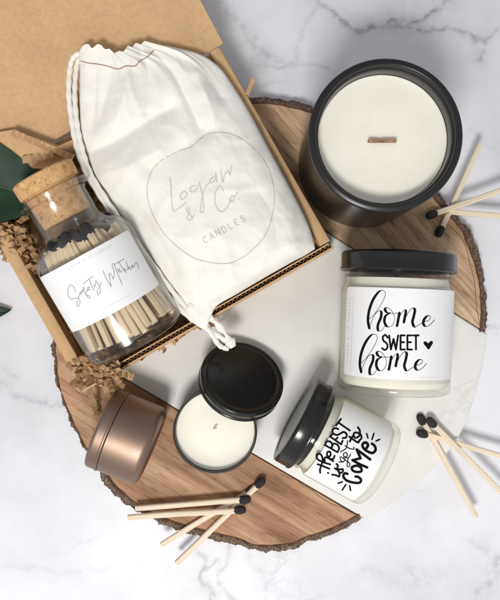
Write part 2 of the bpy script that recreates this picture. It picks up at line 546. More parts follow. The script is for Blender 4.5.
LN, LD = line((258, 457), (365, 519.5))      # normal points to the marble side (up-right)
UN, UD = line((453, 312), (486, 333))
cen = Vector((15, -20))
inner = []
for i, p in enumerate(outline):
    d = (p - cen).normalized()
    k = (4.8 if d.x < -0.75 else 9.5) + 3.0 * noise.noise((p.x * 0.02, p.y * 0.02, 3)) + 1.5 * noise.noise((p.x * 0.09, p.y * 0.09, 8))
    inner.append(p - d * k)
_r = [(p - q).length for p, q in zip(outline, inner)]; _n = len(_r)
inner = [p - (p - cen).normalized() * (sum(_r[(i + j) % _n] for j in range(-6, 7)) / 13 + 0.8 * noise.noise((p.x * 0.12, p.y * 0.12, 8))) for i, p in enumerate(outline)]
def ccw(poly):
    keep = []
    for p in poly:
        if not keep or (p - keep[-1]).length > 1.2: keep.append(p)
    if (keep[0] - keep[-1]).length <= 1.2: keep.pop()
    poly = keep
    a = sum(p.x * q.y - q.x * p.y for p, q in zip(poly, poly[1:] + poly[:1]))
    return poly if a > 0 else poly[::-1]
board = thing('serving_board', 'round serving board of white marble between two bark edged wood pieces', 'serving board', Matrix.Translation((cen.x, cen.y, 0)))
def loc(poly): return [p - cen for p in poly]
marble = ccw(clip(clip(outline, LN, LD + 0.15), -UN, -UD + 0.15))
mesh('marble_panel', *slab(loc(marble), 0.2, BT, 2.6), M['marble2'], board, sharp=12)
low = ccw(clip(inner, -LN, -LD + 0.4)); upp = ccw(clip(inner, UN, UD + 0.4))
w1 = mesh('wood_panel', *slab(loc(low), 0.2, BT + 0.25, 0.8), M['wood'], board, sharp=12)
w2 = mesh('wood_panel', *slab(loc(upp), 0.2, BT + 0.25, 0.8), M['wood2'], board, sharp=12)
w1['label'] = 'pinkish brown wood piece along the lower left'; w2['label'] = 'paler tan wood piece at the upper right'
def bark(n, d, parent, amp):
    pts = [(o, i) for o, i in zip(outline, inner)]
    run = [j for j in range(len(pts)) if pts[j][0].dot(n) - d > 0.3]
    brk = [k for k in range(len(run)) if run[k] - run[k - 1] != 1 and k > 0]
    if brk: run = run[brk[0]:] + run[:brk[0]]
    dense = []
    for a, b in zip(run[:-1], run[1:]):
        for s in range(4):
            t = s / 4
            dense.append((pts[a][0].lerp(pts[b][0], t), pts[a][1].lerp(pts[b][1], t)))
    verts, faces = [], []
    prof = [(-0.05, BT - 0.3), (0.0, BT + 0.3), (0.22, BT + 0.6), (0.45, BT - 0.6), (0.72, BT - 4), (0.92, BT - 9), (1.0, BT - 13), (0.95, 4), (0.85, 0.3)]
    for o, i in dense:
        dr = (o - i).normalized()
        g = noise.noise((o.x * 0.03, o.y * 0.03, 4))
        for k, z in prof:
            q = i.lerp(o, k)
            if 0.1 < k:
                w = noise.fractal((q.x * 0.11, q.y * 0.11, z * 0.09), 0.8, 2.2, 4)
                w2_ = noise.noise((q.x * 0.5, q.y * 0.5, z * 0.3))
                q = q + dr * (w * amp * (0.3 + 0.6 * k) + w2_ * 0.45 + g * 1.5 * k)
                zz = max(0.2, z + (w * 2.0 + w2_ * 0.8) * (1 if z > 5 else 0))
            else: zz = z
            verts.append((q.x - cen.x, q.y - cen.y, zz))
    m = len(prof)
    for a in range(len(dense) - 1):
        for k in range(m - 1):
            faces.append((a * m + k, a * m + k + 1, (a + 1) * m + k + 1, (a + 1) * m + k))
    faces.append(tuple(range(m))); faces.append(tuple(range((len(dense) - 1) * m, len(dense) * m)))
    ob = mesh('bark', verts, faces, M['bark'], parent, sharp=38)
    run_, arcs = 0.0, []
    for i, (o, _) in enumerate(dense):
        if i: run_ += (o - dense[i - 1][0]).length
        arcs.append(run_)
    layer = ob.data.uv_layers.new(name='bark')
    for lp_ in ob.data.loops:
        vi = lp_.vertex_index
        layer.data[lp_.index].uv = (arcs[vi // m], (vi % m) / (m - 1) * 1.0)
CRACKS = [(w1, [[(281, 474), (287, 477), (295, 479.5), (303, 485), (312, 490), (320, 497), (330, 503), (343, 508), (352, 513), (363, 518)]], 0.55),
          (w2, [[(455, 222), (461, 236), (467, 250), (470, 264), (474, 280), (475.5, 295), (477, 310), (480, 326)]], 0.6)]
bark(-LN, -LD, w1, 2.6)
bark(UN, UD, w2, 2.2)

# ------------------------------------------------------------------ kraft gift box
WT = 66.0                       # top of the box walls
ex = Vector((213, 122)).normalized()           # along the front wall (to the right)
ey = Vector((-ex.y, ex.x))                     # towards the back
FR = Vector(up(335, 248, WT)[:2]); FL = Vector(up(81.5, 391, WT)[:2])
LEN = (FR - FL).dot(ex); FL = FR - ex * LEN
DEP = 212.0
box = thing('gift_box', 'open brown kraft gift box with lid raised and corrugated front edge', 'box', Matrix.Translation((FL.x, FL.y, BT)))
def bl(x, y): return FL + ex * x + ey * y
def boff(vf):
    return [(v[0] - FL.x, v[1] - FL.y, v[2] - BT) for v in vf[0]], vf[1]
mesh('floor_panel', *boff(slab([tuple(bl(1, 1)), tuple(bl(LEN - 1, 1)), tuple(bl(LEN - 1, DEP - 1)), tuple(bl(1, DEP - 1))], BT + 1.0, BT + 4)), M['kraftin'], box)
# front wall: two liners and a fluted middle
def flute(a, b, z0, z1, off0, off1, period=4.4):
    n = int((b - a).length / period * 8)
    verts, faces = [], []
    d = (b - a).normalized(); nn = Vector((-d.y, d.x))
    L = (b - a).length
    mid, am = (off0 + off1) / 2, (off1 - off0) / 2
    for th in (-0.28, 0.28):
        for i in range(n + 1):
            s = L * i / n
            q = a + d * s + nn * (mid + (am - 0.3) * (0.85 + 0.25 * noise.noise((s * 0.13, 3, 1))) * math.sin(2 * math.pi * s / period + 1.6 * noise.noise((s * 0.05, 8, 2))) + th)
            verts += [(q.x, q.y, z0), (q.x, q.y, z1 + 0.4 * noise.noise((s * 0.2, th, 1)))]
    m = 2 * (n + 1)
    for i in range(n):
        a0, a1, c0, c1 = 2 * i, 2 * i + 1, m + 2 * i, m + 2 * i + 1
        faces += [(a0, a0 + 2, a1 + 2, a1), (c0, c1, c1 + 2, c0 + 2), (a1, a1 + 2, c1 + 2, c1)]
    return verts, faces
FW = WT - 2
fw = mesh('front_wall', *boff(join(rbox(bl(0, 0), bl(LEN, 0), BT + 1, FW, 2.3, 0.5), rbox(bl(14, 5.6), bl(LEN - 3, 5.6), BT + 4.2, FW - 0.6, 1.4, 0.3))), M['kraft'], box)
mesh('corrugation', *boff(flute(bl(6, 0), bl(LEN - 1, 0), BT + 2, FW - 3.6, 2.4, 5.5)), M['kraftin'], fw)
mesh('side_wall', *boff(rbox(bl(0.6, 8.0), bl(0.6, DEP), BT + 1, WT, 12, 2.5, -1)), M['kraft'], box)
mesh('side_wall', *boff(rbox(bl(LEN, 8.0), bl(LEN, DEP), BT + 1, WT, 11, 2.5, 1)), M['kraft'], box)
mesh('back_wall', *boff(rbox(bl(12.8, DEP - 0.4), bl(LEN - 11.2, DEP - 0.4), BT + 4.2, WT - 5, 6, 1.0, -1)), M['kraft'], box)
# lid leaning back from the hinge
TILT = R(15)
LL = 250.0
verts, faces = [], []
nx_, ny_ = 24, 22
for th in (0, 3.0):
    for j in range(ny_ + 1):
        for i in range(nx_ + 1):
            x = -4 + (LEN + 8) * i / nx_; s = LL * j / ny_
            z = WT - 2 + s * math.sin(TILT) + 1.2 * noise.noise((x * 0.012, s * 0.012, 3)) + th * math.cos(TILT)
            y = DEP + 1 + s * math.cos(TILT) - th * math.sin(TILT)
            q = bl(x, y)
            verts.append((q.x - FL.x, q.y - FL.y, z - BT))
m1 = (nx_ + 1) * (ny_ + 1)
for j in range(ny_):
    for i in range(nx_):
        a = j * (nx_ + 1) + i
        faces.append((a, a + 1, a + nx_ + 2, a + nx_ + 1)); faces.append(tuple(k + m1 for k in (a + 1, a, a + nx_ + 1, a + nx_ + 2)))
ring = [i for i in range(nx_ + 1)] + [j * (nx_ + 1) + nx_ for j in range(1, ny_ + 1)] + [ny_ * (nx_ + 1) + i for i in range(nx_ - 1, -1, -1)] + [j * (nx_ + 1) for j in range(ny_ - 1, 0, -1)]
for a, b in zip(ring, ring[1:] + ring[:1]): faces.append((a, b, b + m1, a + m1))
mesh('lid', verts, faces, M['kraft'], box)
# side flap of the lid lying in the back left corner
fl = [(-14, 134), (12, 130), (34, 138), (56, 147), (72, 140), (80, 152), (60, 170), (30, 168), (-10, 160)]
fv = []
for zz in (0, 2.2):
    for k, (u, v) in enumerate(fl):
        h = 80 if k < 5 else 66
        p = up(u, v, h + zz); fv.append((p.x - FL.x, p.y - FL.y, p.z - BT))
n = len(fl)
ff = [tuple(range(n)), tuple(range(2 * n - 1, n - 1, -1))] + [(i, (i + 1) % n, n + (i + 1) % n, n + i) for i in range(n)]
mesh('tuck_flap', fv, ff, M['kraft'], box, smooth=False)

# ------------------------------------------------------------------ crinkle paper shreds
def crinkle(path, width=7.0, amp=2.4, period=6.4, roll=0.0, th=0.5, seed=0):
    rnd = random.Random(seed)
    c = catmull(path, 14)
    acc, pts = 0.0, [c[0]]
    for a, b in zip(c[:-1], c[1:]):
        seg = (b - a).length
        while acc + seg >= period / 2:
            t = (period / 2 - acc) / max(seg, 1e-6)
            a = a.lerp(b, t); pts.append(a.copy()); seg = (b - a).length; acc = 0.0
        acc += seg
    if len(pts) < 3: pts = [c[0], (c[0] + c[-1]) / 2, c[-1]]
    verts, faces = [], []
    for i, p in enumerate(pts):
        d = (pts[min(i + 1, len(pts) - 1)] - pts[max(i - 1, 0)]).normalized()
        side = d.cross(Vector((0, 0, 1)))
        if side.length < 0.1: side = Vector((1, 0, 0))
        side.normalize(); nn = side.cross(d)
        r = roll + 0.25 * math.sin(i * 0.35 + seed)
        s2 = side * math.cos(r) + nn * math.sin(r); n2 = nn * math.cos(r) - side * math.sin(r)
        o = n2 * ((amp if i % 2 else -amp) * rnd.uniform(0.7, 1.25))
        sk = d * rnd.uniform(-0.6, 0.6)
        for w in (-0.5, 0.5):
            for h in (0, th): verts.append(p + o + s2 * (width * w) + n2 * h + sk * w)
    for i in range(len(pts) - 1):
        a, b = i * 4, i * 4 + 4
        faces += [(a, a + 2, b + 2, b), (a + 1, b + 1, b + 3, a + 3), (a, b, b + 1, a + 1), (a + 2, a + 3, b + 3, b + 2)]
    e = (len(pts) - 1) * 4
    faces += [(0, 1, 3, 2), (e, e + 2, e + 3, e + 1)]
    return verts, faces
def shred(path, label, group=None, **k):
    o0 = path[0]
    v, f = crinkle([p - o0 for p in path], **k)
    o = mesh('paper_shred', v, f, M['shred'], smooth=False, matrix=Matrix.Translation(o0))
    return tag(o, label, 'paper shred', group)
rs = random.Random(21)
def scatter(n, region, zlo, zhi, lab, grp, lmin=26, lmax=46, direction=None, width=(4.4, 6.0)):
    for _ in range(n):
        (ua, va), (ub, vb), hw = rs.choice(region)
        t = rs.random(); u = ua + (ub - ua) * t; v = va + (vb - va) * t
        L = math.hypot(ub - ua, vb - va) or 1
        o = rs.uniform(-hw, hw); u += -(vb - va) / L * o; v += (ub - ua) / L * o
        a = rs.uniform(0, 2 * math.pi) if direction is None else direction + rs.uniform(-0.6, 0.6)
        l = rs.uniform(lmin, lmax)
        z = rs.uniform(zlo, zhi)
        p = up(u, v, z)
        bend = rs.uniform(-0.9, 0.9)
        d1 = Vector((math.cos(a), math.sin(a), rs.uniform(-0.25, 0.25))); d2 = Vector((math.cos(a + bend), math.sin(a + bend), rs.uniform(-0.3, 0.3)))
        path = [p - d1 * (l / 2), p, p + d2 * (l / 2)]
        for q in path: q.z = max(BT + 7, q.z)
        shred(path, lab, grp, width=rs.uniform(*width), amp=rs.uniform(1.8, 2.8), period=rs.uniform(5.4, 7.2), roll=rs.uniform(-0.5, 0.5), seed=rs.randint(0, 9999))
scatter(56, [((-10, 228), (38, 262), 12), ((-6, 236), (20, 232), 10)], 34, 66, 'crinkled kraft shred heaped between dark leaf, bottle and left box wall', 'shreds below the dark leaf', 18, 30, None, (4.2, 5.6))
scatter(18, [((30, 262), (92, 364), 6)], 28, 50, 'crinkled kraft shred squeezed between left box wall and match bottle', 'shreds along the left box wall', 16, 30, R(-60))
scatter(26, [((62, 156), (84, 190), 6), ((70, 175), (100, 215), 5)], 34, 64, 'crinkled kraft shred tucked between cork, bottle neck and cotton bag', 'shreds beside the bottle neck', 16, 30)
scatter(24, [((118, 358), (205, 318), 6), ((105, 362), (150, 345), 5)], 30, 46, 'crinkled kraft shred under bottle base inside front box wall', 'shreds inside the front box wall', 22, 36, R(30))
scatter(10, [((25, 160), (62, 160), 7)], 46, 66, 'crinkled kraft shred in the back left corner above the cork', 'shreds in the back corner', 18, 30)
# shreds one can single out
def sp(pts): return [up(u, v, z) for u, v, z in pts]
shred(sp([(12, 132, 84), (40, 144, 82), (74, 158, 76)]), 'long straight crinkled shred lying across the back corner above the cork', width=6, amp=1.4, period=5.5, seed=3)
shred(sp([(22, 160, 74), (46, 156, 76), (62, 152, 74)]), 'short pale shred just above the cork beside the leaf', width=6.5, amp=1.8, seed=4)
shred(sp([(247, 95, 62), (251, 86, 72), (254, 78, 80)]), 'single small shred sticking up behind the right edge of the cotton bag', width=4, amp=1.4, period=4, seed=6)
shred(sp([(92, 374, 66), (90, 392, 56), (95, 402, 36), (97, 417, 26)]), 'curled shred trailing onto the wood left of copper tin', width=5.0, amp=2.9, period=5.6, seed=11)
shred(sp([(98, 372, 70), (104, 384, 62), (108, 393, 50), (111, 398, 44)]), 'short shred hanging from box corner above copper tin lid', width=5.0, amp=2.9, period=5.6, seed=12)
shred(sp([(100, 374, 72), (116, 371, 74), (134, 378, 72)]), 'straight shred resting across the front corrugated edge near the corner', width=6.5, amp=1.4, seed=13)
shred(sp([(112, 350, 60), (117, 366, 72), (119, 376, 74)]), 'shred climbing over front wall beside the bottle base', width=6.5, amp=2.4, seed=14)
for k in range(20):
    u, v = 84 + rs.uniform(-4, 34), 366 + rs.uniform(-8, 14)
    a = rs.uniform(0, 6.28); l = rs.uniform(10, 18); z = rs.uniform(66, 76)
    p = up(u, v, z); d = Vector((math.cos(a), math.sin(a), rs.uniform(-.2, .2))) * l
    shred([p - d, p + Vector((rs.uniform(-3, 3), rs.uniform(-3, 3), 2)), p + d], 'crinkled shred spilling over the front left box corner', 'shreds spilling over the box corner', width=rs.uniform(4.0, 5.0), amp=2.4, period=5.0, seed=100 + k)
for k in range(5):
    u, v = 80 + rs.uniform(-6, 12), 383 + rs.uniform(-3, 5)
    p = up(u, v, 34 + rs.uniform(-4, 10)); a = rs.uniform(-.4, .6); l = rs.uniform(7, 12)
    d = Vector((math.cos(a), math.sin(a), -0.1)) * l
    shred([p - d, p + Vector((0, 2, 2)), p + d], 'pale crinkled shred crumpled against the outside of the box corner', 'shreds outside the box corner', width=5, amp=2.2, seed=200 + k)

# ------------------------------------------------------------------ cotton drawstring bag
BL = [(79, 52), (80, 75), (80, 105), (82, 135), (92, 168), (110, 200), (130, 228), (150, 256), (172, 288), (192, 314), (207, 327)]
BR = [(158, 44), (196, 53), (218, 66), (233, 86), (248, 110), (266, 143), (283, 174), (298, 202), (309, 226), (314, 242), (315, 249)]
TOPE = [(79, 52), (83, 46), (88, 44), (92, 48), (97, 44.5), (101, 45), (105, 49), (110, 49), (114, 53), (119, 51), (124, 51), (128, 46), (132, 47), (136, 43), (140, 45), (145, 41), (150, 43), (158, 44)]
BOTE = [(207, 327), (212, 314), (218, 305), (236, 294.5), (258, 281.5), (278, 270), (294, 261), (304, 256), (315, 249)]
def samp(poly, t):
    x = t * (len(poly) - 1); i = min(int(x), len(poly) - 2); f = x - i
    a, b = Vector(poly[i]), Vector(poly[i + 1])
    p0 = Vector(poly[i - 1]) if i else a * 2 - b
    p3 = Vector(poly[i + 2]) if i + 2 < len(poly) else b * 2 - a
    return 0.5 * ((2 * a) + (b - p0) * f + (2 * p0 - 5 * a + 4 * b - p3) * f * f + (3 * a - p0 - 3 * b + p3) * f ** 3)
def bag_uv(s, t):
    """Coons patch of the traced outline, s down the bag, t across"""
    l, r, tp, bt = samp(BL, s), samp(BR, s), samp(TOPE, t), samp(BOTE, t)
    c = (Vector(BL[0]) * (1 - t) + Vector(BR[0]) * t) * (1 - s) + (Vector(BL[-1]) * (1 - t) + Vector(BR[-1]) * t) * s
    return l * (1 - t) + r * t + tp * (1 - s) + bt * s - c
CREASES = [  # photo polyline, depth (negative sinks), width
    ([(150, 48), (172, 72), (186, 98), (200, 128)], -4.0, 7),
    ([(158, 46), (196, 66), (222, 98)], -2.2, 7),
    ([(140, 50), (150, 80), (148, 112)], -2.5, 6),
    ([(128, 54), (126, 85), (116, 120)], 2.4, 8),
    ([(96, 55), (96, 90), (92, 130)], -2.0, 6),
    ([(112, 54), (108, 85), (100, 120)], -2.2, 6),
    ([(92, 152), (118, 140), (146, 122), (172, 108)], -6.0, 13),
    ([(100, 176), (130, 166), (160, 150)], 3.6, 11),
    ([(150, 168), (176, 152), (196, 140), (212, 130)], -4.5, 10),
    ([(204, 90), (212, 112), (214, 140)], 2.2, 9),
    ([(130, 214), (150, 228), (176, 270)], -2.5, 10),
    ([(176, 292), (204, 288), (240, 268)], -1.8, 10),
    ([(188, 300), (204, 306), (222, 300)], -2.0, 6),
    ([(258, 190), (272, 214), (278, 246)], -1.6, 10),
]
CREASES = [(catmull(p, 6), d, w) for p, d, w in CREASES]
def seg_d(q, pl):
    best = 1e9
    for a, b in zip(pl[:-1], pl[1:]):
        d = b - a; t = max(0, min(1, (q - a).dot(d) / max(d.length_squared, 1e-6)))
        best = min(best, (q - a - d * t).length)
    return best
def lid_z(u, v):
    z = WT
    for _ in range(6):
        p = up(u, v, z)
        d = (Vector(p[:2]) - FL).dot(ey) - DEP
        z = WT + 3 + max(0.0, d) * math.tan(TILT)
    return z
def bag_z(q, s, t):
    e = max(0.0, 1 - abs(2 * t - 1) ** 2.6) ** 0.5 * max(0.0, min(1.0, (1 - s) * 7)) ** 0.5
    body = 74 + 24 * e * (0.55 + 0.45 * min(1, s * 2.2)) - 5 * s
    if t > 0.5: body += 3 * (2 * t - 1)
    ph = t * 30 + 4 * noise.noise((t * 5, s * 2.5, 0))
    body += 6.5 * math.exp(-s * 10) * (0.6 - abs(math.sin(ph))) + 2.2 * math.exp(-s * 26) * math.sin(t * 66 + 2 * noise.noise((t * 9, 1, 1)))
    body += 3.2 * math.exp(-((s - 0.2) / 0.16) ** 2) * (0.5 - abs(noise.noise((t * 5.5 + s * 1.5, s * 1.6, 4))) * 2.2)
    fold = 1 - abs(noise.noise((q.x * 0.018 + q.y * 0.010, q.y * 0.012 - q.x * 0.010, 12))) * 4
    body += 1.5 * max(0.0, fold) ** 2
    lz = lid_z(q.x, q.y) + 7 + 9 * e
    dz = lz - body
    body += 0.5 * (dz + math.sqrt(dz * dz + 30))
    for pl, d, w in CREASES:
        x = seg_d(q, pl)
        if x < 3 * w: body += 1.35 * d * (0.45 * math.exp(-(x / w) ** 2) + 0.55 * math.exp(-abs(x) / (w * 0.55)))
    body += 2.6 * noise.noise((q.x * 0.022, q.y * 0.022, 2)) + 1.2 * noise.noise((q.x * 0.06, q.y * 0.06, 5)) + 0.35 * noise.noise((q.x * 0.2, q.y * 0.2, 7))
    return body
NS, NT = 150, 120
verts, faces = [], []
grid = []
bagO = up(200, 190, 40)
for j in range(NS + 1):
    s = j / NS
    for i in range(NT + 1):
        t = i / NT
        q = bag_uv(s, t)
        z = bag_z(q, s, t)
        grid.append((q, z))
        verts.append(up(q.x, q.y, z) - bagO)
nb = len(verts)
for j in range(NS + 1):
    for i in range(NT + 1):
        q, z = grid[j * (NT + 1) + i]
        t, s = i / NT, j / NS
        edge = min(1.0, min(t, 1 - t, s * 1.2, 1 - s) * 7)
        zb = (z - 2.2) * (1 - edge) + 46 * edge
        k = up(q.x, q.y, z); verts.append(Vector((k.x, k.y, zb)) - bagO)
for j in range(NS):
    for i in range(NT):
        a = j * (NT + 1) + i
        faces.append((a, a + 1, a + NT + 2, a + NT + 1)); faces.append(tuple(nb + x for x in (a + 1, a, a + NT + 1, a + NT + 2)))
ring = [i for i in range(NT + 1)] + [j * (NT + 1) + NT for j in range(1, NS + 1)] + [NS * (NT + 1) + i for i in range(NT - 1, -1, -1)] + [j * (NT + 1) for j in range(NS - 1, 0, -1)]
for a, b in zip(ring, ring[1:] + ring[:1]): faces.append((a, b, b + nb, a + nb))
bag = thing('drawstring_bag', 'white cotton drawstring bag with grey printed circle lying in the kraft box', 'bag', Matrix.Translation(bagO))
bagm = mesh('bag_body', verts, faces, M['cotton'], bag, sharp=70)
# height lookup over the bag for print and stitching
def bag_hit(u, v):
    best, bz = 1e9, 80
    acc, wsum = 0.0, 0.0
    q0 = Vector((u, v))
    for q, z in BAGTAB.get((int(u // 6), int(v // 6)), []):
        d = (q - q0).length_squared
        w = 1 / (d + 0.02) ** 2
        acc += z * w; wsum += w
    return acc / wsum if wsum else 85.0
BAGTAB = {}
for q, z in grid:
    cx, cy = int(q.x // 6), int(q.y // 6)
    for dx in (-1, 0, 1):
        for dy in (-1, 0, 1):
            BAGTAB.setdefault((cx + dx, cy + dy), []).append((q, z))

# ------------------------------------------------------------------ lettering: brush strokes laid on a surface
def ribbon(strokes, place, wid=None, down=None, thin=0.6, thick=2.0, caps=True, n=8):
    """strokes in photo pixels -> thin flat ink lying on a surface; down = direction of the heavy stroke"""
    V, F = [], []
    for si, st in enumerate(strokes):
        c = [Vector(p) for p in catmull(st, n)]
        L = 0.02 * (si % 7)
        ws = []
        for i in range(len(c)):
            d = (c[min(i + 1, len(c) - 1)] - c[max(i - 1, 0)])
            d = d.normalized() if d.length > 1e-6 else Vector((1, 0))
            if wid is not None: w = wid
            else:
                k = max(0.0, d.dot(down)); k = min(1.0, max(0.0, (k - 0.15) / 0.7))
                w = thin + (thick - thin) * k
            ws.append(w)
        if wid is None:
            for _ in range(3): ws = [(ws[max(i - 1, 0)] + ws[i] * 2 + ws[min(i + 1, len(ws) - 1)]) / 4 for i in range(len(ws))]
        base = len(V)
        for i, p in enumerate(c):
            d = (c[min(i + 1, len(c) - 1)] - c[max(i - 1, 0)])
            d = d.normalized() if d.length > 1e-6 else Vector((1, 0))
            nn = Vector((-d.y, d.x)) * (ws[i] / 2)
            V.append(place(*(p + nn), L)); V.append(place(*(p - nn), L))
        for i in range(len(c) - 1):
            a = base + 2 * i; F.append((a, a + 1, a + 3, a + 2))
        if caps:
            for p, w in ((c[0], ws[0]), (c[-1], ws[-1])):
                b = len(V); V.append(place(*p, L + 0.01))
                for k in range(10):
                    a = 2 * math.pi * k / 10
                    V.append(place(p.x + w / 2 * math.cos(a), p.y + w / 2 * math.sin(a), L + 0.01))
                for k in range(10): F.append((b, b + 1 + k, b + 1 + (k + 1) % 10))
    return V, F
def crop(strokes, x, y, k):
    return [[(x + a / k, y + b / k) for a, b in st] for st in strokes]
GLYPH = {  # plain capitals in a unit box, y down
    'L': [[(0, 0), (0, 1)], [(0, 1), (.55, 1)]], 'O': [[(.35, 0), (.05, .25), (.05, .75), (.35, 1), (.65, .75), (.65, .25), (.35, 0)]],
    'G': [[(.62, .15), (.35, 0), (.05, .3), (.05, .7), (.35, 1), (.62, .85)], [(.62, .85), (.62, .55)], [(.62, .55), (.4, .55)]],
    'A': [[(0, 1), (.33, 0)], [(.33, 0), (.66, 1)], [(.12, .66), (.54, .66)]], 'N': [[(0, 1), (0, 0)], [(0, 0), (.6, 1)], [(.6, 1), (.6, 0)]],
    '&': [[(.65, 1), (.15, .3), (.25, 0), (.42, .2), (.05, .7), (.25, 1), (.65, .6)]], 'C': [[(.62, .15), (.35, 0), (.05, .3), (.05, .7), (.35, 1), (.62, .85)]],
    'D': [[(0, 0), (0, 1)], [(0, 0), (.4, .05), (.6, .5), (.4, .95), (0, 1)]], 'E': [[(0, 0), (0, 1)], [(0, 0), (.5, 0)], [(0, .5), (.42, .5)], [(0, 1), (.5, 1)]],
    'S': [[(.55, .12), (.3, 0), (.05, .22), (.3, .47), (.56, .74), (.3, 1), (.03, .87)]], ' ': [],
}
def caps(text, a, b, h):
    """capitals from photo point a to b with height h"""
    a, b = Vector(a), Vector(b); d = (b - a).normalized(); dn = Vector((-d.y, d.x))
    step = (b - a).length / len(text); out = []
    for i, ch in enumerate(text):
        o = a + d * (step * i)
        for st in GLYPH[ch]: out.append([tuple(o + d * (p[0] * min(h, step * 1.15)) + dn * ((p[1] - 1) * h)) for p in st])
    return out

# bag print
def on_bag(u, v, lift=0.0): return up(u, v, bag_hit(u, v) + 0.35 + lift) - bagO
circ = crop([[(190, 55), (230, 20), (290, 8), (350, 25), (410, 70), (455, 130), (478, 210), (475, 290), (450, 370), (400, 430), (350, 464), (300, 478), (210, 464), (150, 430), (90, 375), (45, 300), (25, 220), (40, 150), (75, 110), (130, 80), (178, 62), (190, 55)]], 140, 130, 3.571)
logan = crop([
    [(30, 105), (38, 210), (48, 297), (80, 285), (125, 250)], [(112, 185), (90, 205), (95, 230), (115, 225), (130, 198), (112, 185)],
    [(180, 150), (152, 160), (150, 185), (175, 185), (202, 140)], [(202, 130), (215, 190), (225, 250), (225, 305), (208, 300), (215, 240), (235, 165), (268, 130)],
    [(285, 100), (263, 120), (275, 135), (295, 115), (298, 75), (306, 130)], [(328, 58), (340, 132), (350, 90), (370, 65), (382, 88), (392, 35)],
    [(165, 348), (125, 295), (140, 285), (143, 310), (128, 340), (148, 355), (172, 325)],
    [(345, 185), (322, 150), (295, 200), (298, 265), (330, 305), (365, 280), (388, 235)], [(397, 210), (380, 232), (393, 246), (410, 222), (397, 210)], [(410, 215), (428, 190)], [(431, 226), (433, 230)],
], 165, 160, 5.882)
cnd = caps('CANDLES', (205, 243.5), (249, 219), 6.2)
mesh('printed_circle', *ribbon(circ, on_bag, wid=0.85, caps=False), M['greyink'], bagm, smooth=False)
mesh('printed_lettering', *join(ribbon(logan, on_bag, wid=1.0), ribbon(cnd, on_bag, wid=0.95)), M['greyink'], bagm, smooth=False)
# stitching round the gathered top
st = catmull([(81, 61), (88, 63), (97, 64), (107, 66), (118, 69), (126, 66), (135, 66), (140, 61), (147, 57), (154, 50)], 8)
sv = [up(p.x, p.y, bag_hit(p.x, p.y) + 0.25) - bagO for p in st]
mesh('hem_stitching', *tube(sv, 0.42, 6), M['thread'], bagm)
# drawstrings: two cords along the left side, ends over the front wall
def twist_cord(pts, r):
    c = catmull([up(*p) - bagO for p in pts], 10)
    rad = [r * (1 + 0.12 * math.sin(i * 1.3)) for i in range(len(c))]
    return tube(c, rad, 10)
mesh('drawstring', *twist_cord([(84, 52, 82), (74, 57, 80), (70, 70, 78), (69, 95, 78), (72, 122, 78), (77, 148, 80), (86, 172, 82), (102, 199, 82), (124, 232, 82), (146, 262, 80), (168, 294, 78), (188, 316, 76), (206, 328, 72), (222, 338, 66), (231, 346, 62)], 2.5), M['cotton'], bag)
mesh('drawstring', *twist_cord([(88, 54, 84), (79, 60, 81), (76, 75, 79), (75, 98, 79), (77, 124, 80), (82, 148, 81), (90, 172, 83), (106, 199, 85), (128, 231, 85), (151, 262, 83), (173, 292, 80), (196, 318, 76), (210, 332, 72), (219, 345, 64), (228, 349, 60)], 2.4), M['cotton'], bag)
# gathered tail of the casing where the cords leave the bag
tail = []
for i in range(15):
    k = i / 14
    p = Vector((188, 306)).lerp(Vector((233, 347)), k) + Vector((5, -4)) * math.sin(k * 3.1)
    tail.append(up(p.x, p.y, 80 - 16 * k) - bagO)
mesh('casing_tail', *tube(catmull(tail, 3), [3.6 + 1.1 * math.sin(i * 0.55) - 1.6 * (i / 43) + (2.0 if i > 36 else 0) for i in range(43)], 14, 0.55), M['cotton'], bag)

